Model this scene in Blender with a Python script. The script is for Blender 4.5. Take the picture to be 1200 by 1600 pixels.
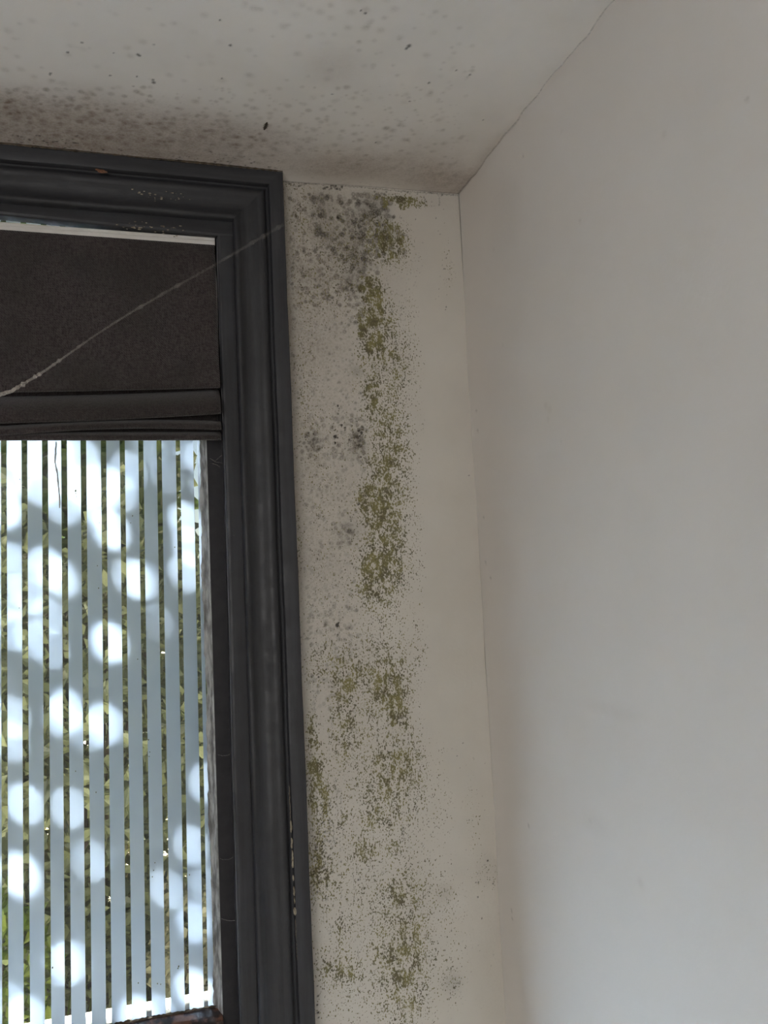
import bpy, math, random
import numpy as np
from mathutils import Vector

for o in list(bpy.data.objects):
    bpy.data.objects.remove(o)
S = bpy.context.scene
COL = S.collection
RND = random.Random(11)
NP = np.random.RandomState(5)

# ------------------------------------------------------------------ camera
H = 2.30                                     # ceiling height in the corner
YAW, PITCH, ROLL, FPX = 0.298427, 0.0949385, -0.0479051, 1344.9
CX, CY, CZ = -0.515981, -1.2, 1.680814
cy_, sy_, cp_, sp_ = math.cos(YAW), math.sin(YAW), math.cos(PITCH), math.sin(PITCH)
FW = Vector((sy_*cp_, cy_*cp_, sp_))
RT0 = Vector((cy_, -sy_, 0.0))
UP0 = RT0.cross(FW)
RT = RT0*math.cos(ROLL) + UP0*math.sin(ROLL)
UP = -RT0*math.sin(ROLL) + UP0*math.cos(ROLL)
cam_d = bpy.data.cameras.new('camera')
cam = bpy.data.objects.new('camera', cam_d)
COL.objects.link(cam)
from mathutils import Matrix
M = Matrix(((RT.x, UP.x, -FW.x, CX), (RT.y, UP.y, -FW.y, CY), (RT.z, UP.z, -FW.z, CZ), (0, 0, 0, 1)))
cam.matrix_world = M
cam_d.sensor_fit = 'VERTICAL'
cam_d.sensor_height = 24.0
cam_d.lens = 24.0*FPX/1600.0
cam_d.clip_start = 0.02
S.camera = cam


def at(px, py, axis, val):
    """point of the room where the photo pixel meets the plane axis=val"""
    d = FW + RT*((px-600)/FPX) - UP*((py-800)/FPX)
    c = Vector((CX, CY, CZ))
    t = (val-c[axis])/d[axis]
    return c + d*t


# ------------------------------------------------------------------ light
S.view_settings.view_transform = 'Standard'
S.view_settings.look = 'None'
S.view_settings.gamma = 1.0
S.view_settings.use_curve_mapping = False
S.view_settings.exposure = 0.0
S.cycles.use_denoising = True
S.cycles.max_bounces = 10
S.cycles.diffuse_bounces = 6
S.cycles.transparent_max_bounces = 16
S.cycles.sample_clamp_indirect = 25.0
S.cycles.caustics_reflective = False
S.cycles.caustics_refractive = False

SUN_TO = Vector((0.42, -1.0, -0.80)).normalized()       # the way the sunlight travels
W = bpy.data.worlds.new('world')
S.world = W
W.use_nodes = True
nt = W.node_tree
nt.nodes.clear()
sky = nt.nodes.new('ShaderNodeTexSky')
sky.sky_type = 'NISHITA'
sky.sun_disc = False
sky.sun_elevation = math.asin(-SUN_TO.z)
sky.sun_rotation = math.atan2(-SUN_TO.x, -SUN_TO.y)
bg = nt.nodes.new('ShaderNodeBackground')
bg.inputs['Strength'].default_value = 0.095
wo = nt.nodes.new('ShaderNodeOutputWorld')
nt.links.new(sky.outputs[0], bg.inputs[0])
nt.links.new(bg.outputs[0], wo.inputs[0])

sun_d = bpy.data.lights.new('sun', 'SUN')
sun_d.energy = 138.0
sun_d.angle = math.radians(0.53)
sun_d.color = (1.0, 0.955, 0.89)
sun = bpy.data.objects.new('sun', sun_d)
COL.objects.link(sun)
sun.rotation_euler = SUN_TO.to_track_quat('-Z', 'Y').to_euler()

# area lamp added for daylight from behind, at an unseen back-wall window
ar_d = bpy.data.lights.new('back_fill_lamp', 'AREA')
ar_d.shape = 'RECTANGLE'
ar_d.size, ar_d.size_y = 1.9, 1.25
ar_d.energy = 42.0
ar_d.color = (1.0, 0.99, 0.98)
ar = bpy.data.objects.new('back_fill_lamp', ar_d)
COL.objects.link(ar)
ar.location = (-2.22, -3.78, 1.45)
ar.rotation_euler = (math.radians(90), 0, 0)            # shines towards +y

# ------------------------------------------------------------------ helpers


def tag(o, label=None, cat=None, group=None, kind=None):
    if label: o['label'] = label
    if cat: o['category'] = cat
    if group: o['group'] = group
    if kind: o['kind'] = kind
    return o


def empty(name, loc=(0, 0, 0), **k):
    o = bpy.data.objects.new(name, None)
    o.empty_display_size = 0.05
    o.location = loc
    COL.objects.link(o)
    return tag(o, **k)


def link(name, me, mat, parent=None, smooth=False, **k):
    me.materials.append(mat)
    if smooth:
        me.polygons.foreach_set('use_smooth', [True]*len(me.polygons))
    o = bpy.data.objects.new(name, me)
    COL.objects.link(o)
    if parent:
        o.parent = parent
        o.location = -parent_loc(parent)
    return tag(o, **k)


def parent_loc(p):
    v = Vector(p.location)
    while p.parent:
        p = p.parent
        v += Vector(p.location)
    return v


def mesh(name, V, F, mat, parent=None, smooth=False, **k):
    me = bpy.data.meshes.new(name)
    me.from_pydata([tuple(v) for v in V], [], F)
    me.update()
    return link(name, me, mat, parent, smooth, **k)


class MB:
    def __init__(s): s.V = []; s.F = []

    def box(s, a, b):
        n = len(s.V)
        (x0, y0, z0), (x1, y1, z1) = a, b
        s.V += [(x0, y0, z0), (x1, y0, z0), (x1, y1, z0), (x0, y1, z0), (x0, y0, z1), (x1, y0, z1), (x1, y1, z1), (x0, y1, z1)]
        s.F += [tuple(n+i for i in f) for f in ((3, 2, 1, 0), (4, 5, 6, 7), (0, 1, 5, 4), (1, 2, 6, 5), (2, 3, 7, 6), (3, 0, 4, 7))]
        return s

    def loft(s, rings, closed=False, cap=False):
        """rings: lists of equal length of points"""
        n0 = len(s.V); m = len(rings[0])
        for r in rings: s.V += [tuple(p) for p in r]
        for i in range(len(rings)-1):
            for j in range(m if closed else m-1):
                a = n0+i*m+j; b = n0+i*m+(j+1) % m
                s.F.append((a, b, b+m, a+m))
        if cap:
            s.F.append(tuple(n0+j for j in range(m))[::-1])
            s.F.append(tuple(n0+(len(rings)-1)*m+j for j in range(m)))
        return s

    def tube(s, pts, rad, n=6):
        rings = []
        for i, p in enumerate(pts):
            p = Vector(p)
            d = (Vector(pts[min(i+1, len(pts)-1)])-Vector(pts[max(i-1, 0)])).normalized()
            a = d.cross(Vector((0.3, 0.8, 0.52))).normalized(); b = d.cross(a)
            r = rad[i] if hasattr(rad, '__len__') else rad
            rings.append([p+(a*math.cos(t*2*math.pi/n)+b*math.sin(t*2*math.pi/n))*r for t in range(n)])
        return s.loft(rings, closed=True, cap=True)

    def build(s, name, mat, parent=None, smooth=False, **k):
        return mesh(name, s.V, s.F, mat, parent, smooth, **k)


def bevel(o, w=0.002, seg=2):
    m = o.modifiers.new('bevel', 'BEVEL'); m.width = w; m.segments = seg; m.limit_method = 'ANGLE'
    return o


# ------------------------------------------------------------------ materials
class NT:
    """tiny node-graph writer"""
    def __init__(s, name):
        s.m = bpy.data.materials.new(name); s.m.use_nodes = True
        s.t = s.m.node_tree; s.t.nodes.clear()
        s.out = s.t.nodes.new('ShaderNodeOutputMaterial')

    def n(s, typ, **k):
        nd = s.t.nodes.new('ShaderNode'+typ)
        for a, v in k.items(): setattr(nd, a, v)
        return nd

    def put(s, sock, v):
        if hasattr(v, 'is_output') or isinstance(v, bpy.types.NodeSocket): s.t.links.new(v, sock)
        else: sock.default_value = v

    def math(s, op, a, b=0.0, c=0.0, clamp=False):
        nd = s.n('Math', operation=op, use_clamp=clamp)
        s.put(nd.inputs[0], a); s.put(nd.inputs[1], b)
        if len(nd.inputs) > 2: s.put(nd.inputs[2], c)
        return nd.outputs[0]

    def coord(s, scale=(1, 1, 1)):
        tc = s.n('TexCoord'); mp = s.n('Mapping'); mp.inputs['Scale'].default_value = scale
        s.t.links.new(tc.outputs['Object'], mp.inputs['Vector'])
        return mp.outputs[0]

    def noise(s, v, scale, detail=3, rough=0.55):
        nd = s.n('TexNoise'); s.put(nd.inputs['Vector'], v)
        nd.inputs['Scale'].default_value = scale; nd.inputs['Detail'].default_value = detail
        nd.inputs['Roughness'].default_value = rough
        return nd.outputs[0]

    def voro(s, v, scale):
        nd = s.n('TexVoronoi'); s.put(nd.inputs['Vector'], v); nd.inputs['Scale'].default_value = scale
        return nd.outputs['Distance'], nd.outputs['Color']

    def smooth(s, x, lo, hi, a=0.0, b=1.0):
        nd = s.n('MapRange', interpolation_type='SMOOTHSTEP')
        s.put(nd.inputs[0], x); s.put(nd.inputs[1], lo); s.put(nd.inputs[2], hi)
        nd.inputs[3].default_value = a; nd.inputs[4].default_value = b
        return nd.outputs[0]

    def mix(s, f, a, b):
        nd = s.n('Mix', data_type='RGBA')
        s.put(nd.inputs[0], f)
        s.put(nd.inputs[6], a if not isinstance(a, tuple) else a+(1,))
        s.put(nd.inputs[7], b if not isinstance(b, tuple) else b+(1,))
        return nd.outputs[2]

    def bump(s, h, strength=0.3, dist=0.001):
        nd = s.n('Bump'); nd.inputs['Strength'].default_value = strength; nd.inputs['Distance'].default_value = dist
        s.put(nd.inputs['Height'], h)
        return nd.outputs[0]

    def bsdf(s, col, rough=0.5, normal=None, spec=0.5, **k):
        b = s.n('BsdfPrincipled')
        s.put(b.inputs['Base Color'], col if not isinstance(col, tuple) else col+(1,))
        s.put(b.inputs['Roughness'], rough)
        b.inputs['Specular IOR Level'].default_value = spec
        for a, v in k.items(): s.put(b.inputs[a], v)
        if normal is not None: s.put(b.inputs['Normal'], normal)
        return b.outputs[0]

    def done(s, sh):
        s.t.links.new(sh, s.out.inputs[0])
        return s.m


def simple(name, c0, c1, scale=40, rough=0.5, bs=0.2, bscale=300, spec=0.4, stretch=(1, 1, 1), dist=0.0006, **k):
    g = NT(name); v = g.coord(stretch)
    f = g.smooth(g.noise(v, scale, 5), 0.3, 0.7)
    return g.done(g.bsdf(g.mix(f, c0, c1), rough, g.bump(g.noise(v, bscale, 4), bs, dist), spec, **k))


def plaster(name, base, base2, green=True):
    """painted plaster; colour attribute 'mould': R green specks, G grey colonies, B black dots, A brown film"""
    g = NT(name)
    v = g.coord()
    at_ = g.n('Attribute', attribute_name='mould')
    sep = g.n('SeparateColor'); g.t.links.new(at_.outputs['Color'], sep.inputs[0])
    R_, G_, B_ = sep.outputs[0], sep.outputs[1], sep.outputs[2]
    A_ = at_.outputs['Alpha']
    big = g.smooth(g.noise(v, 5.0, 4, 0.6), 0.35, 0.65)
    col = g.mix(big, base, base2)
    fine = g.noise(v, 420, 3, 0.6)
    # brown film (old damp stain)
    am = g.math('ADD', g.smooth(g.noise(v, 60, 4, 0.65), 0.2, 0.8, 0.30 if green else 0.55, 0.55 if green else 1.0), g.smooth(g.noise(v, 300, 4, 0.7), 0.46, 0.60, 0.0, 0.32 if green else 0.25))
    col = g.mix(g.math('MULTIPLY', A_, am, clamp=True), col, (0.165, 0.122, 0.085) if green else (0.175, 0.118, 0.082))
    # grey colonies
    gm = g.math('MULTIPLY', G_, g.smooth(fine, 0.36, 0.58, 0.72, 1.15), clamp=True)
    col = g.mix(gm, col, g.mix(g.smooth(g.noise(v, 25, 2), 0.4, 0.6), (0.080, 0.069, 0.052), (0.088, 0.080, 0.070)) if green else (0.150, 0.104, 0.072))
    hgt = g.math('MULTIPLY', g.noise(v, 130, 4, 0.6), 1.0)
    if green:
        vs = g.coord((1, 1, 0.72))
        clump = g.smooth(g.noise(g.coord((1.3, 1, 0.75)), 75, 3, 0.6), 0.36, 0.64, 0.55, 1.30)
        dens = g.math('MULTIPLY', R_, clump)
        n1 = g.noise(vs, 400, 2, 0.6)
        thr = g.math('SUBTRACT', 0.665, g.math('MULTIPLY', dens, 0.25))
        m1 = g.smooth(n1, thr, g.math('ADD', thr, 0.035))
        d1, c1 = g.voro(vs, 420)
        rc = g.n('SeparateColor'); g.t.links.new(c1, rc.inputs[0])
        pick = g.math('LESS_THAN', rc.outputs[0], g.math('MULTIPLY', dens, 0.9))
        rad = g.math('MULTIPLY_ADD', rc.outputs[1], 0.30, 0.16)
        dot = g.smooth(d1, g.math('MULTIPLY', rad, 0.75), rad, 1.0, 0.0)
        m2 = g.math('MULTIPLY', pick, dot)
        m = g.math('MULTIPLY', g.math('MAXIMUM', m1, m2), g.smooth(R_, 0.01, 0.06), clamp=True)
        gcol = g.mix(g.smooth(g.noise(v, 45, 3), 0.35, 0.65), (0.085, 0.074, 0.036), (0.205, 0.185, 0.062))
        gcol = g.mix(g.smooth(g.noise(v, 700, 1), 0.45, 0.7, 0.0, 0.6), gcol, (0.05, 0.045, 0.03))
        # yellow-green veil between dense specks
        veil = g.math('MULTIPLY', g.smooth(dens, 0.5, 1.1), 0.55)
        col = g.mix(veil, col, (0.25, 0.225, 0.09))
        col = g.mix(g.math('MULTIPLY', m, 0.88), col, gcol)
        hgt = g.math('ADD', hgt, g.math('MULTIPLY', m, 0.5))
    col = g.mix(B_, col, (0.018, 0.015, 0.012))
    hgt = g.math('ADD', hgt, g.math('MULTIPLY', g.noise(v, 28, 3), 1.2))
    return g.done(g.bsdf(col, 0.82, g.bump(hgt, 0.22, 0.0012), 0.2))


m_front = plaster('mouldy_plaster', (0.58, 0.55, 0.495), (0.535, 0.505, 0.45))
m_ceil = plaster('mouldy_ceiling', (0.73, 0.69, 0.645), (0.67, 0.63, 0.58), green=False)
m_right = plaster('plain_plaster', (0.66, 0.625, 0.585), (0.645, 0.613, 0.572), green=False)
m_room = simple('room_paint', (0.62, 0.59, 0.55), (0.60, 0.57, 0.53), rough=0.8, spec=0.2)
m_floor = simple('carpet', (0.36, 0.34, 0.32), (0.44, 0.42, 0.39), scale=90, rough=0.95, bs=0.6)
m_brick = simple('render_coat', (0.45, 0.43, 0.40), (0.36, 0.34, 0.31), scale=30, rough=0.9, bs=0.6)


def paint_dark(name, stretch):
    g = NT(name); v = g.coord(); vs = g.coord(stretch)
    f = g.smooth(g.noise(vs, 120, 4, 0.6), 0.3, 0.7)
    col = g.mix(f, (0.0225, 0.023, 0.0265), (0.032, 0.033, 0.038))
    sp = g.smooth(g.noise(v, 330, 3, 0.7), 0.735, 0.76)
    sp = g.math('MULTIPLY', sp, g.smooth(g.noise(v, 18, 2), 0.5, 0.62))
    col = g.mix(g.math('MULTIPLY', sp, 0.7), col, (0.30, 0.28, 0.25))
    h = g.math('ADD', g.noise(vs, 160, 3, 0.6), g.math('MULTIPLY', g.noise(v, 60, 3), 0.8))
    return g.done(g.bsdf(col, g.smooth(g.noise(v, 50, 3), 0.3, 0.7, 0.42, 0.62), g.bump(h, 0.28, 0.0007), 0.38))


m_case_v = paint_dark('dark_grey_paint_upright', (1, 1, 0.06))
m_case_h = paint_dark('dark_grey_paint_level', (0.06, 1, 1))
m_sash = simple('dark_sash_paint', (0.016, 0.0155, 0.019), (0.024, 0.023, 0.027), scale=60, rough=0.5, bs=0.25, spec=0.3)
m_putty = simple('weathered_putty', (0.42, 0.43, 0.43), (0.12, 0.12, 0.12), scale=150, rough=0.8, bs=0.8, bscale=260, stretch=(1, 1, 0.25))
m_rail = simple('white_metal', (0.62, 0.60, 0.57), (0.58, 0.56, 0.53), rough=0.35, bs=0.05)
m_lining = simple('white_lining', (0.6, 0.6, 0.62), (0.52, 0.52, 0.54), rough=0.8)
m_filler = simple('crumbling_filler', (0.34, 0.31, 0.24), (0.14, 0.11, 0.08), scale=220, rough=0.9, bs=0.8)
m_caulk = simple('dirty_caulk', (0.10, 0.075, 0.05), (0.035, 0.027, 0.02), scale=120, rough=0.85, bs=0.8)
m_sillx = simple('white_outer_sill', (0.72, 0.71, 0.68), (0.60, 0.58, 0.55), scale=50, rough=0.55, bs=0.3)
m_insect = simple('dry_insect', (0.025, 0.02, 0.014), (0.05, 0.04, 0.025), scale=400, rough=0.6)
m_rust = simple('bare_rusty_wood', (0.22, 0.10, 0.05), (0.10, 0.05, 0.03), scale=400, rough=0.8, bs=0.6)

g = NT('worn_glossy_rail'); v = g.coord()
f = g.smooth(g.noise(v, 55, 4, 0.6), 0.42, 0.60)
m_bead = g.done(g.bsdf(g.mix(f, (0.035, 0.028, 0.027), (0.17, 0.085, 0.06)), 0.22, g.bump(g.noise(v, 140, 3), 0.35, 0.001), 0.6))

# glass: clear, only a faint reflection and dusty specks
g = NT('window_glass'); v = g.coord()
tr = g.n('BsdfTransparent'); tr.inputs[0].default_value = (0.93, 0.96, 0.95, 1)
gl = g.n('BsdfGlossy'); gl.inputs['Roughness'].default_value = 0.03
mx = g.n('MixShader'); mx.inputs[0].default_value = 0.05
g.t.links.new(tr.outputs[0], mx.inputs[1]); g.t.links.new(gl.outputs[0], mx.inputs[2])
df = g.n('BsdfDiffuse'); df.inputs[0].default_value = (0.55, 0.58, 0.60, 1)
mx2 = g.n('MixShader')
dust = g.math('ADD', g.smooth(g.noise(v, 500, 3, 0.7), 0.66, 0.72, 0.0, 0.5), 0.02)
g.put(mx2.inputs[0], dust)
g.t.links.new(mx.outputs[0], mx2.inputs[1]); g.t.links.new(df.outputs[0], mx2.inputs[2])
m_glass = g.done(mx2.outputs[0])

# frosted film: scatters the daylight through
g = NT('frosted_film'); v = g.coord()
c = g.mix(g.smooth(g.noise(v, 12, 3), 0.35, 0.65), (0.73, 0.83, 0.985), (0.76, 0.85, 0.99))
spk = g.smooth(g.noise(v, 260, 3, 0.7), 0.735, 0.76, 0.0, 0.45)
c = g.mix(spk, c, (0.35, 0.33, 0.30))
tl = g.n('BsdfTranslucent'); g.put(tl.inputs[0], c)
df = g.n('BsdfDiffuse'); df.inputs[0].default_value = (0.55, 0.58, 0.62, 1)
mx = g.n('MixShader'); mx.inputs[0].default_value = 0.10
g.t.links.new(tl.outputs[0], mx.inputs[1]); g.t.links.new(df.outputs[0], mx.inputs[2])
m_film = g.done(mx.outputs[0])

# woven blind fabric
g = NT('dark_woven_fabric'); v = g.coord()
wv1 = g.n('TexWave', wave_type='BANDS', bands_direction='DIAGONAL'); g.put(wv1.inputs['Vector'], g.coord((1, 1, 0.8)))
wv1.inputs['Scale'].default_value = 190; wv1.inputs['Distortion'].default_value = 1.2
slub = g.noise(g.coord((0.25, 1, 1)), 700, 3, 0.7)
slub2 = g.noise(g.coord((1, 1, 0.2)), 600, 3, 0.7)
f = g.math('MULTIPLY_ADD', slub, 0.5, g.math('MULTIPLY', slub2, 0.5))
f = g.smooth(f, 0.38, 0.62)
c = g.mix(f, (0.020, 0.014, 0.016), (0.062, 0.052, 0.052))
c = g.mix(g.math('MULTIPLY', wv1.outputs[1], 0.22), c, (0.075, 0.065, 0.062))
c = g.mix(g.smooth(g.noise(v, 9, 3), 0.4, 0.65, 0, 0.45), c, (0.028, 0.026, 0.024))
h = g.math('ADD', wv1.outputs[1], g.math('MULTIPLY', f, 0.8))
m_fabric = g.done(g.bsdf(c, 0.9, g.bump(h, 0.5, 0.0006), 0.1, **{'Sheen Weight': 0.25, 'Sheen Roughness': 0.5}))

# dusty cobweb; attribute 'thin' says how little dust is on it
g = NT('dusty_web'); v = g.coord()
at_ = g.n('Attribute', attribute_name='thin')
tr = g.n('BsdfTransparent')
df = g.n('BsdfDiffuse'); df.inputs[0].default_value = (0.62, 0.58, 0.54, 1)
mx = g.n('MixShader')
alpha = g.math('MULTIPLY', at_.outputs['Fac'], g.smooth(g.noise(v, 260, 3), 0.3, 0.6, 0.55, 1.0))
g.put(mx.inputs[0], alpha)
g.t.links.new(tr.outputs[0], mx.inputs[1]); g.t.links.new(df.outputs[0], mx.inputs[2])
m_web = g.done(mx.outputs[0])


def leaf_mat(name, c0, c1, trans=0.5):
    g = NT(name)
    oi = g.n('NewGeometry')
    c = g.mix(oi.outputs['Random Per Island'], c0, c1)
    b = g.bsdf(c, 0.35, None, 0.5)
    tl = g.n('BsdfTranslucent'); g.put(tl.inputs[0], c)
    mx = g.n('MixShader'); mx.inputs[0].default_value = trans
    g.t.links.new(b, mx.inputs[1]); g.t.links.new(tl.outputs[0], mx.inputs[2])
    return g.done(mx.outputs[0])


m_leaf = leaf_mat('hedge_leaves', (0.14, 0.165, 0.11), (0.48, 0.51, 0.28))
m_leaf2 = leaf_mat('olive_leaves', (0.22, 0.21, 0.15), (0.48, 0.46, 0.30))
m_tree = leaf_mat('tree_leaves', (0.04, 0.07, 0.02), (0.08, 0.12, 0.04), 0.05)
m_grass = leaf_mat('grass', (0.12, 0.19, 0.03), (0.26, 0.32, 0.07))
m_soil = simple('garden_soil', (0.10, 0.075, 0.05), (0.17, 0.15, 0.08), scale=12, rough=0.95, bs=0.8, bscale=60, dist=0.02)
m_bark = simple('bark', (0.09, 0.07, 0.055), (0.16, 0.13, 0.10), scale=30, rough=0.9, bs=0.8)
m_terra = simple('terracotta', (0.42, 0.17, 0.10), (0.50, 0.24, 0.15), scale=30, rough=0.8)

# ------------------------------------------------------------------ the painted fields of mould


class Field:
    """regular grid in (u,v) metres holding four channels; becomes a mesh with a colour attribute"""
    def __init__(s, u0, u1, v0, v1, step):
        s.u = np.linspace(u0, u1, int(round((u1-u0)/step))+1)
        s.v = np.linspace(v0, v1, int(round((v1-v0)/step))+1)
        s.c = np.zeros((len(s.v), len(s.u), 4), dtype=np.float32)
        s.step = step

    def win(s, u, v, r):
        a = max(0, np.searchsorted(s.u, u-r)); b = min(len(s.u), np.searchsorted(s.u, u+r)+1)
        c = max(0, np.searchsorted(s.v, v-r)); d = min(len(s.v), np.searchsorted(s.v, v+r)+1)
        return a, b, c, d

    def spot(s, ch, u, v, r, amp, ring=0.0, soft=0.6, el=1.0):
        a, b, c, d = s.win(u, v, r*2.2*max(1, el))
        if b <= a or d <= c: return
        U, V = np.meshgrid(s.u[a:b]-u, s.v[c:d]-v)
        q = np.sqrt((U)**2+(V/el)**2)/r
        k = 1/(1+np.exp((q-1)/(0.28*soft+0.02)*1.6))
        if ring: k = k*(1-ring*np.exp(-(q/0.62)**4))
        s.c[c:d, a:b, ch] = 1-(1-s.c[c:d, a:b, ch])*(1-amp*k)

    def gauss(s, ch, u, v, ru, rv, amp):
        a, b, c, d = s.win(u, v, max(ru, rv)*3)
        if b <= a or d <= c: return
        U, V = np.meshgrid((s.u[a:b]-u)/ru, (s.v[c:d]-v)/rv)
        k = amp*np.exp(-(U*U+V*V)**1.4*0.7)
        s.c[c:d, a:b, ch] = 1-(1-s.c[c:d, a:b, ch])*(1-np.clip(k, 0, 1))

    def line(s, ch, pts, r, amp, jit=0.0006, rnd=None):
        for (p, q) in zip(pts[:-1], pts[1:]):
            L = math.hypot(q[0]-p[0], q[1]-p[1]); n = max(1, int(L/(s.step*0.7)))
            for i in range(n):
                t = i/n
                s.spot(ch, p[0]+(q[0]-p[0])*t+NP.normal()*jit, p[1]+(q[1]-p[1])*t+NP.normal()*jit, r*NP.uniform(0.7, 1.2), amp*NP.uniform(0.3, 1), soft=0.4)

    def build(s, name, mat, to3d, smooth=True, extra=None, **k):
        nu, nv = len(s.u), len(s.v)
        U, V = np.meshgrid(s.u, s.v)
        P = to3d(U.ravel(), V.ravel())                  # (n,3)
        idx = np.arange(nu*nv).reshape(nv, nu)
        q = np.stack([idx[:-1, :-1], idx[:-1, 1:], idx[1:, 1:], idx[1:, :-1]], -1).reshape(-1, 4)
        if k.pop('flip', False): q = q[:, ::-1]
        ev, ef = extra or ([], [])
        n0 = len(P)
        allP = np.vstack([P, np.array(ev, dtype=float).reshape(-1, 3)]) if len(ev) else P
        me = bpy.data.meshes.new(name)
        me.vertices.add(len(allP)); me.vertices.foreach_set('co', allP.astype(np.float32).ravel())
        loops = np.concatenate([q.ravel()]+[np.array(f)+n0 for f in ef]).astype(np.int32)
        sizes = [4]*len(q)+[len(f) for f in ef]
        starts = np.concatenate([[0], np.cumsum(sizes)[:-1]]).astype(np.int32)
        me.loops.add(len(loops)); me.loops.foreach_set('vertex_index', loops)
        me.polygons.add(len(sizes)); me.polygons.foreach_set('loop_start', starts)
        me.polygons.foreach_set('use_smooth', [smooth]*len(q)+[False]*len(ef))
        me.update(calc_edges=True)
        ca = me.color_attributes.new('mould', 'FLOAT_COLOR', 'POINT')
        cc = np.zeros((len(allP), 4), dtype=np.float32); cc[:n0] = s.c.reshape(-1, 4)
        ca.data.foreach_set('color', cc.ravel())
        me.materials.append(mat)
        o = bpy.data.objects.new(name, me); COL.objects.link(o)
        return tag(o, **k)


def F2(px, py): p = at(px, py, 1, 0.0); return p.x, p.z
def C2(px, py): p = at(px, py, 2, H); return p.x, p.y
def R2(px, py): p = at(px, py, 0, 0.0); return p.y, p.z


MM = 0.00091                                   # one photo pixel on the window wall is about this

# ---- window wall
fw = Field(-0.30, 0.0, 0.98, 2.300, 0.00125)
green = [  # px, py, rx, ry, density
    (600, 372, 30, 26, .80), (583, 345, 18, 14, .45), (630, 380, 10, 22, .6), (612, 405, 34, 18, .5), (560, 400, 22, 20, .35),
    (636, 315, 30, 9, .95), (600, 308, 22, 6, .5), (585, 455, 16, 28, .85), (575, 505, 17, 24, 1.0), (583, 540, 18, 22, 1.0),
    (600, 500, 22, 40, .6), (598, 590, 34, 55, .50), (580, 610, 10, 18, .7), (620, 560, 22, 60, .42), (600, 660, 34, 40, .68), (615, 720, 26, 50, .70),
    (590, 730, 22, 26, .55), (580, 780, 22, 20, .90), (598, 790, 34, 50, .78), (600, 850, 36, 50, .80), (582, 905, 24, 32, .95),
    (612, 890, 28, 40, .62), (600, 960, 34, 40, .42), (590, 1010, 44, 22, .30), (535, 1075, 16, 46, .72), (540, 1150, 20, 34, .50),
    (608, 1080, 34, 42, .80), (625, 1115, 14, 26, .9), (605, 1040, 40, 24, .45), (570, 1120, 44, 80, .30), (622, 1190, 34, 34, .62),
    (612, 1235, 40, 34, .55), (560, 1200, 50, 60, .26), (488, 1150, 9, 34, .75), (492, 1205, 14, 30, .85), (500, 1245, 20, 34, .70),
    (500, 1290, 14, 34, .55), (494, 1340, 10, 32, .75), (500, 1370, 22, 26, .55), (580, 1275, 14, 16, .65), (535, 1280, 10, 14, .5),
    (620, 1280, 26, 22, .5), (570, 1325, 18, 22, .60), (615, 1325, 20, 16, .55), (560, 1350, 66, 60, .26), (520, 1400, 50, 60, .22),
    (620, 1390, 24, 26, .50), (600, 1440, 40, 40, .36), (640, 1460, 26, 60, .52), (535, 1455, 14, 18, .65), (520, 1510, 26, 22, .60),
    (545, 1520, 16, 16, .6), (625, 1500, 38, 34, .55), (635, 1560, 34, 40, .62), (585, 1540, 44, 60, .30), (520, 1560, 30, 30, .22),
    (650, 1200, 18, 60, .30), (655, 1400, 20, 120, .22), (655, 1010, 12, 40, .18), (645, 560, 14, 90, .20), (650, 830, 10, 110, .18),
    (470, 480, 16, 150, .22), (480, 330, 30, 60, .22), (466, 850, 6, 26, .45), (520, 450, 44, 60, .28), (530, 370, 40, 40, .3), (500, 700, 44, 60, .20),
    (510, 900, 40, 110, .18), (500, 1040, 26, 30, .45), (555, 1050, 16, 30, .4), (480, 620, 18, 60, .26), (700, 410, 8, 34, .16),
    (760, 1370, 20, 26, .12), (740, 1280, 10, 60, .14), (695, 1400, 16, 40, .20), (705, 1535, 12, 20, .22), (700, 1460, 30, 90, .12), (690, 1250, 18, 80, .08),
]
for x, y, rx, ry, a in green:
    u, v = F2(x, y)
    fw.gauss(0, u, v, rx*MM*1.05, ry*MM, a)


def scatter(fl, to, ch, n, x0, x1, y0, y1, r0, r1, a0, a1, ring=0.0, soft=0.28, el=1.0, mm=MM, gauss=False):
    for _ in range(n):
        if gauss: x = NP.normal((x0+x1)/2, (x1-x0)/4); y = NP.normal((y0+y1)/2, (y1-y0)/4)
        else: x = NP.uniform(x0, x1); y = NP.uniform(y0, y1)
        u, v = to(x, y)
        fl.spot(ch, u, v, NP.uniform(r0, r1)*mm, NP.uniform(a0, a1), ring if NP.rand() < 0.6 else 0.0, soft, el)


# round green colonies that have grown together
for n_, x0, x1, y0, y1 in [(16, 565, 592, 430, 475), (34, 562, 600, 480, 560), (14, 590, 628, 345, 400), (10, 600, 650, 308, 324), (12, 566, 590, 765, 800), (12, 568, 600, 880, 925), (8, 575, 590, 600, 640)]:
    for _ in range(n_):
        u, v = F2(NP.uniform(x0, x1), NP.uniform(y0, y1)); fw.spot(0, u, v, NP.uniform(3.5, 7.5)*MM, NP.uniform(.6, .95), soft=.3)
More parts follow.
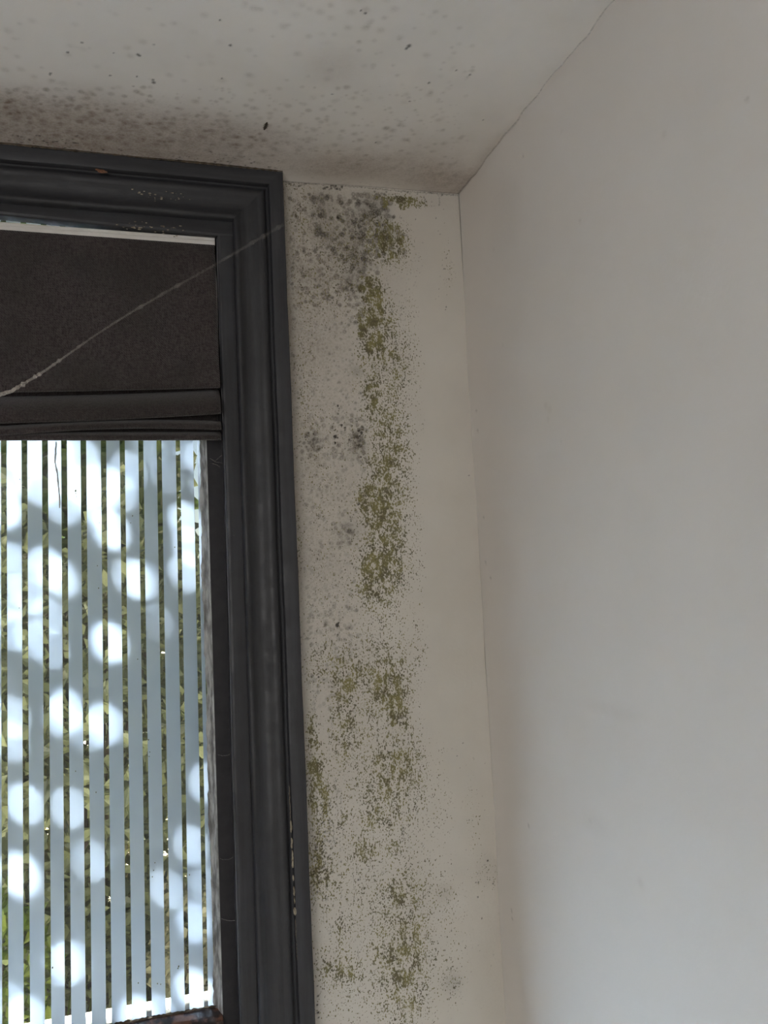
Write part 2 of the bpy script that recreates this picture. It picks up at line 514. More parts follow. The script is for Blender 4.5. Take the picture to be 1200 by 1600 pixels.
# grey round colonies
for n_, box, rr, aa, ring, gs in [
    (120, (452, 600, 303, 400), (1.8, 4.2), (.25, .65), .6, False), (110, (500, 612, 312, 430), (2.2, 4.8), (.3, .75), .6, True), (46, (540, 622, 300, 345), (2.5, 5.5), (.3, .7), .3, True),
    (34, (488, 512, 305, 375), (2.5, 5.5), (.3, .65), .4, False), (60, (560, 640, 335, 420), (2.2, 4.6), (.35, .75), .5, True), (200, (452, 585, 385, 480), (1.3, 3.6), (.2, .6), .6, False),
    (80, (535, 590, 440, 520), (1.8, 3.6), (.2, .55), .5, True), (24, (530, 570, 435, 460), (2.0, 3.6), (.3, .6), .6, True), (20, (500, 520, 455, 472), (1.5, 3), (.3, .7), .3, True),
    (190, (455, 572, 480, 640), (1.0, 2.6), (.12, .42), .3, False), (90, (470, 570, 640, 720), (1.8, 4.2), (.14, .45), .5, False), (50, (550, 575, 655, 715), (2.0, 4.0), (.25, .65), .4, True),
    (34, (475, 505, 670, 712), (2.0, 4.0), (.2, .5), .4, True), (130, (470, 570, 700, 800), (1.2, 3.4), (.08, .4), .4, False), (140, (475, 562, 800, 1000), (1.2, 3.6), (.08, .4), .3, False),
    (30, (525, 560, 810, 850), (1.8, 4.2), (.14, .42), .3, True), (70, (478, 560, 940, 1060), (1.2, 3.4), (.12, .5), .3, False), (900, (448, 578, 300, 1070), (.6, 1.4), (.15, .6), 0, False),
    (30, (480, 540, 1060, 1110), (1.6, 4), (.12, .35), .3, False), (260, (575, 650, 340, 620), (.6, 1.3), (.12, .5), 0, False)]:
    scatter(fw, F2, 1, n_, *box, *rr, *aa, ring=ring, gauss=gs)
for (x, y, r, a) in [(480, 432, 22, .10), (548, 440, 20, .22), (500, 430, 14, .16), (558, 580, 9, .25), (495, 520, 40, .06), (560, 700, 18, .22), (490, 690, 16, .16),
                     (545, 832, 22, .16), (500, 880, 30, .08), (585, 322, 22, .40), (560, 345, 20, .3), (505, 322, 22, .25), (540, 385, 30, .25), (600, 360, 18, .35),
                     (695, 1395, 14, .16), (705, 1535, 14, .20), (765, 1355, 22, .10), (505, 360, 20, .2), (560, 405, 16, .35)]:
    u, v = F2(x, y); fw.gauss(1, u, v, r*MM, r*MM, a)
# dark specks
for (x, y, r) in [(528, 340, 2.2), (534, 664, 2.0), (539, 668, 1.4), (524, 682, 3.0), (528, 684, 1.5), (524, 692, 1.8), (546, 687, 1.6), (561, 673, 1.7), (565, 676, 2.4), (562, 681, 1.5),
                  (482, 676, 1.4), (477, 683, 1.2), (490, 678, 1.0), (528, 634, 1.8), (530, 638, 1.2), (560, 788, 1.7), (527, 977, 3.2), (529, 973, 1.6), (528, 992, 1.4), (564, 714, 1.2),
                  (762, 1345, 1.6), (744, 1379, 1.0), (748, 1379, 1.1), (733, 1281, 1.0), (738, 1282, 1.0), (786, 1478, 1.1), (723, 1161, 1.0), (714, 1181, 1.0), (753, 1435, 1.2), (747, 1402, 1.1),
                  (697, 480, 1.2), (696, 484, 1.1), (694, 420, 1.2), (697, 403, 1.0), (703, 416, 0.9), (733, 743, 1.1), (502, 372, 1.2), (480, 376, 1.2), (498, 1058, 1.3), (506, 1062, 1.2),
                  (510, 1046, 1.3), (771, 1381, 1.2), (779, 1378, 1.1), (497, 1582, 1.9), (496, 1570, 1.5), (497, 1556, 1.5), (496, 1540, 1.0), (498, 1590, 1.3), (560, 1375, 1.2)]:
    u, v = F2(x, y); fw.spot(2, u, v, r*MM, .9, soft=.3)
scatter(fw, F2, 2, 60, 520, 575, 630, 720, .6, 1.2, .3, .8, gauss=True, soft=.3)
scatter(fw, F2, 2, 190, 490, 528, 1230, 1400, .6, 1.3, .3, .8, gauss=True, soft=.3)
scatter(fw, F2, 2, 70, 486, 500, 1300, 1400, .6, 1.3, .3, .8, gauss=True, soft=.3)
scatter(fw, F2, 2, 160, 495, 680, 1230, 1600, .5, 1.1, .25, .7, soft=.3)
scatter(fw, F2, 2, 120, 560, 645, 560, 1200, .5, 1.0, .2, .6, soft=.3)
scatter(fw, F2, 2, 60, 690, 790, 1150, 1600, .5, 1.0, .1, .5, soft=.4)
scatter(fw, F2, 2, 30, 690, 712, 390, 450, .5, 1.0, .1, .5, soft=.4)
scatter(fw, F2, 2, 80, 455, 700, 300, 480, .5, 1.1, .2, .7, soft=.3)
# streaks that run down
for _ in range(46):
    x = NP.choice([NP.uniform(515, 560), NP.uniform(580, 650), NP.uniform(485, 520)]); y = NP.uniform(1040, 1500); L = NP.uniform(15, 70)
    for t in np.arange(0, L, 3.2):
        if NP.rand() < .55:
            u, v = F2(x+NP.normal()*.5+t*.04, y+t); fw.spot(2, u, v, .8*MM, NP.uniform(.2, .6), soft=.4, el=1.4)
# cracked, dirty joint with the ceiling
fw.line(2, [F2(x, y) for x, y in [(440, 284), (480, 287), (520, 289), (560, 292), (620, 298), (680, 302), (716, 305)]], .9*MM, .6, .0005)
fw.line(2, [F2(x, y) for x, y in [(448, 286), (458, 290), (464, 292), (476, 288), (482, 286)]], 1.2*MM, .55)
fw.line(2, [F2(x, y) for x, y in [(684, 303), (687, 308), (686, 322)]], .8*MM, .5)
fw.line(2, [F2(x, y) for x, y in [(662, 305), (664, 316), (665, 324)]], .8*MM, .5)
scatter(fw, F2, 2, 40, 505, 535, 289, 297, .8, 2.0, .3, .7, soft=.4)
scatter(fw, F2, 2, 24, 555, 700, 298, 306, .7, 1.8, .3, .7, soft=.4)
# brownish film at places, plus darkening set into the room corner
for (x, y, rx, ry, a) in [(520, 300, 90, 16, .14), (640, 310, 60, 16, .16), (490, 380, 40, 90, .10), (720, 330, 30, 40, .12), (500, 1530, 26, 60, .12), (487, 1330, 8, 90, .35), (505, 560, 75, 260, .42), (515, 900, 60, 170, .36), (480, 420, 50, 130, .35), (540, 380, 90, 90, .40), (560, 1250, 110, 260, .14), (470, 560, 22, 330, .2), (645, 1430, 30, 60, .10), (780, 1450, 40, 160, .12)]:
    u, v = F2(x, y); fw.gauss(3, u, v, rx*MM, ry*MM, a)

FR = 0.12                                     # wall thickness
WX0, WX1, WZ0, WZ1 = -0.9235, -0.3565, 0.30, 2.295   # the hole for the window
ROOM_X0, ROOM_Y0 = -3.3, -3.8


def f3(U, V):
    z = V.copy()
    y = 0.0006*np.sin(U*31+V*17)+0.0005*np.sin(V*41-U*23)
    return np.stack([U, y, z], -1)


ev, ef = [], []


def ebox(a, b):
    n = len(ev); mb = MB().box(a, b)
    ev.extend(mb.V); ef.extend([tuple(n+i for i in f) for f in mb.F])


ebox((-0.30, 0.004, 0.98), (0.15, FR, 2.42))
ebox((WX1, 0.0, 0.98), (-0.30, FR, 2.42))
ebox((WX1, 0.0, -0.4), (0.15, FR, 0.98))
ebox((ROOM_X0, 0.0, -0.4), (WX0, FR, 2.42))
ebox((WX0, 0.0, -0.4), (WX1, FR, WZ0-.001))
ebox((WX0, 0.0, WZ1), (WX1, FR, 2.42))
fw.build('wall_front', m_front, f3, extra=(ev, ef), kind='structure')

# ---- ceiling
cf = Field(-0.74, 0.0, -0.52, 0.0, 0.0016)


def sag(U): t = np.clip(np.abs(U)/0.28, 0, 1); return 0.0063*t*t*(3-2*t)


CM = 0.00085
n = 0
while n < 520:
    x = NP.uniform(-5, 720); y = NP.uniform(-10, 300)
    w = math.exp(-((y-(172+x*0.09))/42)**2)*(1.0 if x < 420 else .45) + .16
    if NP.rand() > w: continue
    n += 1
    u, v = C2(x, y)
    k = math.exp(-((y-(172+x*0.09))/45)**2)*(1.0 if x < 430 else .5)
    cf.spot(1, u, v, NP.uniform(2.2, 4.8)*CM*1.1, NP.uniform(.05, .20)+.45*k*NP.rand(), soft=1.5)
scatter(cf, C2, 1, 500, -5, 720, 130, 300, 1.0, 2.4, .05, .25, soft=1.0, mm=CM)
scatter(cf, C2, 1, 70, 0, 240, 130, 200, 3.0, 5.0, .18, .5, soft=.9, mm=CM)
scatter(cf, C2, 1, 90, 300, 560, 130, 235, 2.0, 5.0, .1, .3, soft=1.0, mm=CM)
scatter(cf, C2, 1, 60, 560, 740, 60, 270, 2.0, 4.0, .06, .22, soft=1.0, mm=CM)
for (x, y, rx, ry, a) in [(60, 185, 180, 40, .34), (250, 195, 150, 32, .26), (150, 215, 260, 16, .22), (380, 215, 120, 26, .20), (620, 262, 130, 26, .26), (520, 255, 90, 22, .2), (680, 280, 60, 20, .2),
                          (640, 230, 120, 30, .10), (520, 100, 30, 20, .10), (0, 160, 60, 20, .2), (80, 225, 200, 12, .22), (300, 243, 200, 10, .22)]:
    u, v = C2(x, y); cf.gauss(3, u, v, rx*CM, ry*CM*1.9, min(.6, a*1.35))
for (x, y, r) in [(106, 76, 1.6), (215, 81, 1.8), (218, 83, 1.5), (360, 67, 1.8), (239, 120, 1.5), (240, 124, 2.2), (208, 130, 1.0), (172, 113, 1.3), (214, 115, 1.2), (78, 110, 1.4), (79, 108, 1.2),
                  (347, 117, 1.1), (564, 13, 1.2), (571, 17, 1.6), (639, 70, 2.6), (635, 74, 1.8), (670, 127, 1.6), (734, 115, 1.5), (713, 108, 1.3), (640, 155, 1.2), (587, 218, 1.3), (28, 206, 1.6), (46, 212, 1.8),
                  (62, 206, 1.5), (344, 29, 1.2), (240, 66, 1.0), (178, 78, 1.0), (128, 61, 1.2), (755, 188, 1.2), (519, 143, 1.1)]:
    u, v = C2(x, y); cf.spot(2, u, v, r*CM*1.1, .75, soft=.6, el=1.3)
for _ in range(90):
    x = NP.uniform(0, 440)**1.0; y = 222+x*0.086-NP.exponential(6)-2
    u, v = C2(x, y); cf.spot(2, u, v, NP.uniform(.7, 2.0)*CM, NP.uniform(.3, .8), soft=.4, el=1.2)
for _ in range(26):
    x = NP.uniform(10, 130); y = 218-NP.exponential(5)
    u, v = C2(x, y); cf.spot(2, u, v, NP.uniform(1.0, 2.0)*CM, NP.uniform(.4, .9), soft=.4, el=1.2)
# dark brown line where the ceiling meets the side wall
cf.line(2, [(-0.0012, -0.001), (-0.001, -0.06), (-0.0012, -0.12), (-0.001, -0.52)], .0011, .28, .0003)
cf.line(2, [(-0.30, -0.0015), (0, -0.0015)], .0012, .35, .0003)
cf.gauss(3, -0.01, -0.01, .05, .05, .35)  # brown darkening painted into the corner and along the side-wall edge
cf.gauss(3, -0.0, -0.08, .012, .10, .25)


def c3(U, V):
    edge = np.exp(-(U/0.012)**2)
    wob = edge*(0.0014*np.sin(V*38+1.0)+0.0008*np.sin(V*97)+0.0004*np.sin(V*210))*np.clip(-V/0.05, 0, 1)
    wob = wob + edge*(0.0025*np.exp(-((V+0.235)/0.02)**2)+0.003*np.exp(-((V+0.425)/0.02)**2))
    z = H - sag(U)*np.exp(-(V/0.35)**2) + wob + 0.0007*np.sin(U*27+V*19)
    return np.stack([U*1.0, V, z], -1)


ev, ef = [], []
ebox((ROOM_X0, ROOM_Y0, H+0.001), (-0.74, 0.0, H+0.1))
ebox((-0.74, ROOM_Y0, H+0.001), (0.1, -0.52, H+0.1))
ebox((-0.74, -0.52, H+0.012), (0.1, 0.0, H+0.1))
cf.build('ceiling', m_ceil, c3, extra=(ev, ef), flip=True, kind='structure')

# ---- right wall, its inner corner softly rounded
rf = Field(0.0, 0.80, 0.98, 2.312, 0.003)      # u = arc length from the corner


def r3(U, V):
    hz = H-V
    R0 = 0.0001+0*hz
    q = R0*math.pi/2
    th = np.clip(U/q, 0, 1)*math.pi/2
    x = np.where(U < q, -R0+R0*np.sin(th), 0.0)
    y = np.where(U < q, -R0+R0*np.cos(th), -(U-q)-R0)
    x = x + 0.0010*np.sin(V*9+U*7) + 0.0006*np.sin(U*31-V*13)
    return np.stack([x, y, V], -1)


def RU(px, py): y, z = R2(px, py); return -y, z


for (x, y, r, a) in [(852, 634, 5, .10), (858, 640, 6, .08), (856, 655, 4, .08), (877, 690, 3, .08), (1038, 210, 4, .10), (905, 345, 3, .15), (817, 244, 2.5, .3), (921, 1283, 3, .08),
                     (1000, 1380, 6, .08), (770, 390, 3, .1), (785, 540, 3, .08), (1170, 155, 3, .2), (878, 205, 3, .08)]:
    u, v = RU(x, y); rf.spot(1, u, v, r*CM, a, soft=1)
for (x, y) in [(745, 642), (747, 673), (732, 783), (756, 808), (759, 879), (767, 903), (801, 1423), (802, 1435), (826, 1290)]:
    u, v = RU(x, y); rf.spot(2, u, v, .0022, .35, soft=1)
for (x, y, rx, ry, a) in [(960, 1110, 60, 8, .06), (930, 1290, 40, 12, .05), (790, 330, 50, 60, .06)]:
    u, v = RU(x, y); rf.gauss(3, u, v, rx*CM, ry*CM, a)
ev, ef = [], []
ebox((0.004, -0.80, 0.98), (0.14, 0.0, 2.42))
ebox((0.0, ROOM_Y0, -0.4), (0.14, 0.0, 0.98))
ebox((0.0, ROOM_Y0, 0.98), (0.14, -0.80, 2.42))
rf.build('wall_right', m_right, r3, extra=(ev, ef), flip=True, kind='structure')

# ---- the rest of the room
MB().box((ROOM_X0-.1, ROOM_Y0, -0.4), (ROOM_X0, FR, 2.42)).build('wall_left', m_room, kind='structure')
MB().box((ROOM_X0, ROOM_Y0-.1, -0.1), (0.14, 0.0, 0.0)).build('floor', m_floor, kind='structure')
wb = MB()
wb.box((ROOM_X0, ROOM_Y0-.1, 0), (-3.20, ROOM_Y0, 2.4)).box((-1.24, ROOM_Y0-.1, 0), (0.1, ROOM_Y0, 2.4))
wb.box((-3.20, ROOM_Y0-.1, 0), (-1.24, ROOM_Y0, 0.78)).box((-3.20, ROOM_Y0-.1, 2.12), (-1.24, ROOM_Y0, 2.4))
wb.build('wall_back', m_room, kind='structure')

# ------------------------------------------------------------------ the window
win = empty('window_1', (-0.64, 0.0, 0.30), kind='structure',
            label='tall dark grey framed window with frosted striped film on its glass')
XC = -0.640                                    # the window's centre line


def mir(x): return 2*XC-x


# casing profile: (distance in from the outer edge, y)
PROF = [(0, 0.0), (0, -.0285), (.0012, -.0300), (.0185, -.0300), (.0203, -.0292), (.0212, -.0272), (.0216, -.0205), (.0232, -.0195), (.0250, -.0198), (.0262, -.0220),
        (.0290, -.0243), (.0325, -.0252), (.0360, -.0246), (.0395, -.0226), (.0430, -.0203), (.0470, -.0184), (.0520, -.0174), (.0570, -.0176), (.0610, -.0188),
        (.0640, -.0208), (.0665, -.0222), (.0690, -.0222), (.0708, -.0208), (.0718, -.0180), (.0722, -.0100)]
HS = 1.098


def head_z(u, x):
    return H - 0.0022 - float(sag(np.array(x)))*max(0.0, 1-u/0.06) - u*HS + 0.0012


def wob(x, z, k):  # the old paint is never quite straight
    return 0.0003*math.sin(x*37+z*23+k)+0.0002*math.sin(z*71+x*53+k*2)


def casing_side(sign):
    rings = []
    zs = [.27+i*(2.2-.27)/60 for i in range(61)]
    for z in zs:
        rings.append([((-0.2836-u if sign > 0 else mir(-0.2836-u))+wob(0, z, u*90), y, z) for u, y in PROF])
    rings.append([((-0.2836-u if sign > 0 else mir(-0.2836-u)), y, head_z(u, -0.2836-u)) for u, y in PROF])
    if sign < 0: rings = [r[::-1] for r in rings]
    return MB().loft(rings)


casing_side(1).build('casing_side', m_case_v, win, smooth=False)
casing_side(-1).build('casing_side', m_case_v, win, smooth=False)
rings = []
for i in range(61):
    t = i/60
    r = []
    for u, y in PROF:
        xr = -0.2836-u; xl = mir(xr); x = xl+(xr-xl)*t
        r.append((x, y, head_z(u, x)+(wob(x, 2, u*70) if 0 < i < 60 else 0)))
    rings.append(r[::-1])
MB().loft(rings).build('casing_head', m_case_h, win, smooth=False)
for o in win.children:
    o.data.polygons.foreach_set('use_smooth', [True]*len(o.data.polygons))
    ms = o.modifiers.new('edges', 'EDGE_SPLIT'); ms.split_angle = math.radians(38)


# inner flat stop band
def band_side(sign):
    P = [(-0.3558, 0.004), (-0.3558, -.0105), (-0.3740, -.0110), (-0.3768, -.0100), (-0.3780, -.0075), (-0.3782, .020)]
    rings = []
    zs = [.29+i*(2.1985-.29)/60 for i in range(61)]
    for z in zs:
        bow = 0.0016*math.exp(-((z-1.78)/0.22)**2)
        r = [((x if sign > 0 else mir(x))+(bow if x < -.37 else 0)*sign+wob(1, z, 3)*.5, y, z) for x, y in P]
        rings.append(r if sign > 0 else r[::-1])
    return MB().loft(rings)


band_side(1).build('stop_bead', m_case_v, win)
band_side(-1).build('stop_bead', m_case_v, win)


def hb(x): return 2.1974+0.0073*min(1.0, max(0.0, (-0.38-x)/0.2826))


rings = []
for i in range(41):
    x = mir(-0.3558)+( -0.3558-mir(-0.3558))*i/40
    zb = hb(x)+wob(x, 1, 2)*.4
    rings.append([(x, .004, 2.2205), (x, -.0100, 2.2205), (x, -.0108, zb+.004), (x, -.0098, zb+.001), (x, -.0070, zb), (x, .008, zb)])
MB().loft(rings).build('stop_bead', m_case_h, win)

m_edge = simple('painted_edge_glint', (0.16, 0.16, 0.17), (0.07, 0.07, 0.075), scale=60, rough=0.35, bs=0.2, stretch=(1, 1, .2))  # pale colour paints in the window light glinting on the bead edge
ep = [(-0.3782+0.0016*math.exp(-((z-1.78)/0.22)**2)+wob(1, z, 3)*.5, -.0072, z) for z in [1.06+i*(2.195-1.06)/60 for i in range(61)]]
MB().tube(ep, [.00055+.00025*math.sin(i*.9)*math.sin(i*.37) for i in range(61)], 6).build('edge_glint', m_edge, win, smooth=True, label='thin pale highlight line painted along the edge of the stop bead')
# sash: stiles and rails round the glass
GX1, GZ0, GZ1, GY = -0.4020, 1.1426, 2.222, 0.030
GX0 = mir(GX1)
sash = empty('sash', (0, 0, 0)); sash.parent = win; sash.location = (0, 0, 0)


def stile(x0, x1): return MB().box((x0, 0.0175, .30), (x1, 0.052, 2.230))


bevel(stile(-0.3985, -0.3566).build('stile', m_sash, sash), .0012)
bevel(stile(mir(-0.3566), mir(-0.3985)).build('stile', m_sash, sash), .0012)
# bottom rail with a sloping glossy top edge
rings = []
for i in range(81):
    x = mir(-0.3986)+(-0.3986-mir(-0.3986))*i/80
    j = wob(x, 3, 1)*1.2
    rings.append([(x, .0335, 1.1428+j*.6), (x, .029, 1.1424+j), (x, .018, 1.1370+j*.5), (x, .0105, 1.1318), (x, .0085, 1.1290), (x, .0080, 1.040), (x, .0320, 1.040)])
rb = MB().loft(rings).build('middle_rail', m_bead, sash, label='worn glossy reddish brown rail')
MB().box((mir(-0.3986), .034, 1.040), (-0.3986, .052, 1.134)).build('outer_rail', m_sash, sash)
MB().box((mir(-0.3986), .0175, .302), (-0.3986, .052, .40)).build('bottom_rail', m_sash, sash)
MB().box((mir(-0.3986), .036, 2.2225), (-0.3986, .052, 2.230)).build('top_rail', m_sash, sash)
mb = MB(); mb.box((GX0-.003, .0315, GZ0-.004), (GX1+.003, .0345, GZ1))
glass = mb.build('glass_pane', m_glass, win)

glass2 = MB().box((GX0-.003, .0315, .39), (GX1+.003, .0345, 1.05)).build('glass_pane', m_glass, win)
# ragged putty round the pane
pr = random.Random(3)


def putty_side(sign):
    rings = []
    for i in range(161):
        z = 1.136+i*(2.22-1.136)/160
        e = -0.4078+pr.uniform(-.0011, .0011)+(.0025*(math.sin(z*21)+math.sin(z*57+1))*.3)
        xs = [(-0.3980, .0176), (-0.4000+pr.uniform(-.0006, .0006), .0195), (-0.4030+pr.uniform(-.0008, .0008), .0270), (e, .0308), (e+.0002, .0314)]
        r = [((x if sign > 0 else mir(x)), y, z) for x, y in xs]
        rings.append(r if sign > 0 else r[::-1])
    return MB().loft(rings)


putty_side(1).build('putty_line', m_putty, sash, label='weathered pale putty')
putty_side(-1).build('putty_line', m_putty, sash, label='weathered pale putty')
# a crust of paint on the sloping rail against the glass
rings = []
for i in range(161):
    x = GX0+(GX1-GX0)*i/160
    rings.append([(x, .0290, 1.1426), (x, .0280, 1.1440+pr.uniform(-.0006, .0010)), (x, .0312, 1.1452+pr.uniform(-.0010, .0012))])
MB().loft(rings).build('paint_crust', m_caulk, sash, label='brown crumbling paint edge')

# frosted stripes
top = [-.6633, -.6378, -.6121, -.5877, -.5630, -.5368, -.5119, -.4871, -.4625, -.4367, -.4128]
bot = [-.6655, -.6402, -.6154, -.5917, -.5666, -.5420, -.5167, -.4918, -.4674, -.4432, -.4185]
while top[0] > GX0+.026:
    top.insert(0, top[0]-.0252); bot.insert(0, bot[0]-.0250)
ZT, ZB = 1.908, 1.15


def gx(k, z, side):
    t = (z-ZB)/(ZT-ZB)
    w = .0073 - (.0016 if k > len(top)-3 else .0004*max(0, k-len(top)+7)*.5)
    return bot[k]+(top[k]-bot[k])*t+side*w/2


fy = .0306
for k in range(-1, len(top)):
    zs = [GZ0+(GZ1-GZ0)*i/12 for i in range(13)]
    L = [(GX0+.004 if k < 0 else gx(k, z, 1)+wob(0, z*3, k)*.4) for z in zs]
    Rr = [(gx(k+1, z, -1)+wob(1, z*3, k)*.4 if k+1 < len(top) else -0.4073) for z in zs]
    mb = MB()
    mb.loft([[(l, fy+.0006, z), (l, fy, z), (r, fy, z), (r, fy+.0006, z)][::-1] for l, r, z in zip(L, Rr, zs)], closed=True, cap=True)
    mb.build('film_stripe', m_film, glass)

for k in range(-1, len(top)):
    l = GX0+.004 if k < 0 else bot[k]+.0033
    r_ = bot[k+1]-.0033 if k+1 < len(top) else -.4073
    MB().box((l, fy, .401), (r_, fy+.0006, 1.0395)).build('film_stripe', m_film, glass2)
# dribbles and specks of dirt dried on the film
m_dirt = simple('dried_dirt', (0.50, 0.50, 0.49), (0.34, 0.35, 0.34), scale=300, rough=0.9)
m_dead = simple('dried_green_bit', (0.10, 0.12, 0.02), (0.05, 0.05, 0.015), scale=300, rough=0.9)


def on_film(px, py): p = at(px, py, 1, fy-.0004); return (p.x, p.y, p.z)


for pts in ([(88, 690), (87, 705), (86, 722), (89, 735), (91, 755), (93, 775), (94, 800)],):
    P = [on_film(*q) for q in pts]
    dd = []
    for a, b in zip(P[:-1], P[1:]):
        for t in range(4): dd.append(Vector(a).lerp(Vector(b), t/4)+Vector((pr.uniform(-.0004, .0004), 0, 0)))
    g_ = MB().tube(dd, [pr.uniform(.0006, .0014) for _ in dd], 5).build('dirt_dribble', m_dirt, glass, label='dried dirt dribble on the film')
specks = MB()
for (x, y, r) in [(118, 767, 1.6), (118.5, 771, .8), (119.5, 776, .7), (31, 749, .8), (45, 747, .7), (155, 817, .8), (207, 806, .9), (273, 855, .9), (204, 817, .7), (154, 919, .9), (152, 884, .7),
                  (215, 1030, .8), (82, 1512, 1.2), (232, 1156, 1), (234, 1175, .8), (233, 1182, .8), (242, 1348, .8), (240, 1360, .8), (238, 1370, .8), (279, 1510, 1.2), (278, 1513, 1),
                  (246, 1537, .9), (251, 1538, .8), (216, 1536, .9), (150, 1238, .9), (118, 1205, .8), (296, 1367, .9), (30, 950, .7)]:
    p = Vector(on_film(x, y))
    specks.tube([p+Vector((0, 0, -r*.001)), p, p+Vector((r*.0003, 0, r*.001))], [r*.0003, r*.0008, r*.0003], 6)
specks.build('dirt_specks', m_dead, glass, kind='stuff', label='tiny specks of dirt on the film')

# outer sill
mb = MB()
xs0, xs1 = WX0-.04, WX1+.04
mb.loft([[(x, .0525, 1.080), (x, .0525, 1.1190), (x, .150, 1.1140), (x, .152, 1.1120), (x, .152, 1.085), (x, .13, 1.080)] for x in (WX0+.001, WX1-.001)], closed=True, cap=True)
mb.build('window_sill', m_sillx, win, label='white sill outside the glass')
# inner sill board
bevel(MB().box((-1.02, -.065, .262), (-0.262, .016, .300)).build('sill_board', m_case_h, win), .003)
# caulk squeezed out between casing and ceiling
pts, rad = [], []
for i in range(200):
    x = -.99+(.99-.284)*i/199
    pts.append((x, -.0302, head_z(0, x)+.0006)); rad.append(.0011+pr.random()**3*.0013)
MB().tube(pts, rad, 5).build('caulk_line', m_caulk, win, label='dirty brown caulk along the ceiling')
# crumbling filler showing in the groove
fl = MB()
for (y0, y1, r) in [(1282, 1301, 1.7), (1309, 1326, 1.5), (1328, 1356, 1.6), (1367, 1376, 2.0), (1385, 1400, 1.6), (1402, 1412, 1.0), (1418, 1430, 3.0), (1228, 1280, .45), (1436, 1500, .4)]:
    P, rr = [], []
    nn = max(3, int((y1-y0)/3))
    for i in range(nn+1):
        yy = y0+(y1-y0)*i/nn
        xx = 454.2+(yy-1282)*(461.0-454.2)/143
        q = at(xx, yy, 1, -.0285); P.append(q+Vector((pr.uniform(-.0004, .0004), 0, 0)))
        rr.append(r*.0009*(pr.uniform(.6, 1.1) if 0 < i < nn else .35))
    fl.tube(P, rr, 6)
fl.build('crumbling_filler', m_filler, win, kind='stuff', label='crumbling beige filler in the groove')
# chips in the paint of the head
ch = MB()
for (x, y, w, h) in [(160, 268, 8, 3.2), (152, 265, 4, 2)]:
    q = at(x, y, 1, -.0303)
    ring = [q+Vector((math.cos(a)*w*.0009*pr.uniform(.7, 1), 0, math.sin(a)*h*.0009*pr.uniform(.7, 1))) for a in [i*math.pi/5 for i in range(10)]]
    n0 = len(ch.V); ch.V += [tuple(p) for p in ring]+[tuple(q+Vector((0, -.0006, 0)))]
    ch.F += [(n0+i, n0+(i+1) % 10, n0+10) for i in range(10)]
ch.build('paint_chip', m_rust, win, label='rusty brown chip in the grey paint', kind='stuff')
ch = MB()
for _ in range(60):
    x = pr.choice([pr.uniform(180, 300), pr.uniform(205, 290)]); y = {0: 350+(x-180)*.085, 1: 300+(x-180)*.09}[pr.choice([0, 0, 1])]+pr.gauss(0, 5)
    r = pr.uniform(.5, 1.7)
    yy = -.0112 if y > 346+(x-180)*.085-12 else -.0256
    q = at(x, y, 1, yy)
    n0 = len(ch.V)
    ch.V += [tuple(q+Vector((math.cos(a)*r*.0011*pr.uniform(.6, 1.6), -.0002, math.sin(a)*r*.0006))) for a in [i*math.pi/3 for i in range(6)]]
    ch.F += [tuple(n0+i for i in range(6))]
ch.build('paint_flakes', m_filler, win, kind='stuff', label='small pale flakes in the grey paint')

# ------------------------------------------------------------------ roman blind
bl = empty('roman_blind', (-0.64, 0, 2.187), label='dark brown woven roman blind drawn halfway up the striped window', cat='blind')
BX1, BX0 = -0.3812, mir(-0.3812)
# white headrail with a groove
P = [(.012, 2.1975), (-.0030, 2.1975), (-.0036, 2.1965), (-.0036, 2.1930), (-.0026, 2.1926), (-.0026, 2.1921), (-.0036, 2.1917), (-.0036, 2.1872), (-.0030, 2.1865), (.012, 2.1865)]
MB().loft([[(x, y, z) for y, z in P] for x in (BX0-.0008, -0.3806)], closed=True, cap=True).build('headrail', m_rail, bl, label='white metal headrail')
NX = 60


def xx(i): return BX0+(BX1-BX0)*i/(NX-1)


def tt(x): return min(1.0, max(0.0, (x+0.664)/(0.283)))    # 0 at the photo's edge, 1 at the right edge


def strip(fn, n, name, parent, thick=.0012):
    """fn(i,j)->(y,z) surface; closed with a back skin"""
    rings = []
    for i in range(NX):
        x = xx(i)
        f = [fn(x, j/(n-1)) for j in range(n)]
        edge = getattr(fn, 'edge', lambda x, j: 0)
        ring = [(x+(edge(x, j/(n-1)) if i == NX-1 else 0), y, z) for j, (y, z) in enumerate(f)]
        back = [(p[0], p[1]+thick, p[2]+.0002) for p in ring[::-1]]
        rings.append(ring+back)
    return MB().loft(rings, closed=True, cap=True).build(name, m_fabric, parent, smooth=True)


def zpx(py, y): return at(170, py, 1, y).z+0.0


def zline(x, pl, pm, pr_, y):
    """height at x of an edge seen at pl / pm / pr_ pixels at the left, middle and right of the photographed part"""
    t_ = tt(x)
    py = pl+(pr_-pl)*t_+(pm-(pl+pr_)/2)*math.sin(math.pi*t_)
    return at(345*t_, py, 1, y).z


def panel(x, t):
    zb = zline(x, 612.5, 609, 605, -.022)
    if t < .90:
        k = t/.90
        return (-.0032-.0198*k**1.7-.0014*math.sin(x*9+k*3)*k, 2.188+(zb+.003-2.188)*k)
    a = (t-.90)/.10*math.pi*.95               # the lower edge rolls back under itself
    return (-.0230+.0045*(1-math.cos(a))-.0014*math.sin(x*9+3), zb+.003-.0030*math.sin(a))


pan = strip(panel, 40, 'fabric_panel', bl)


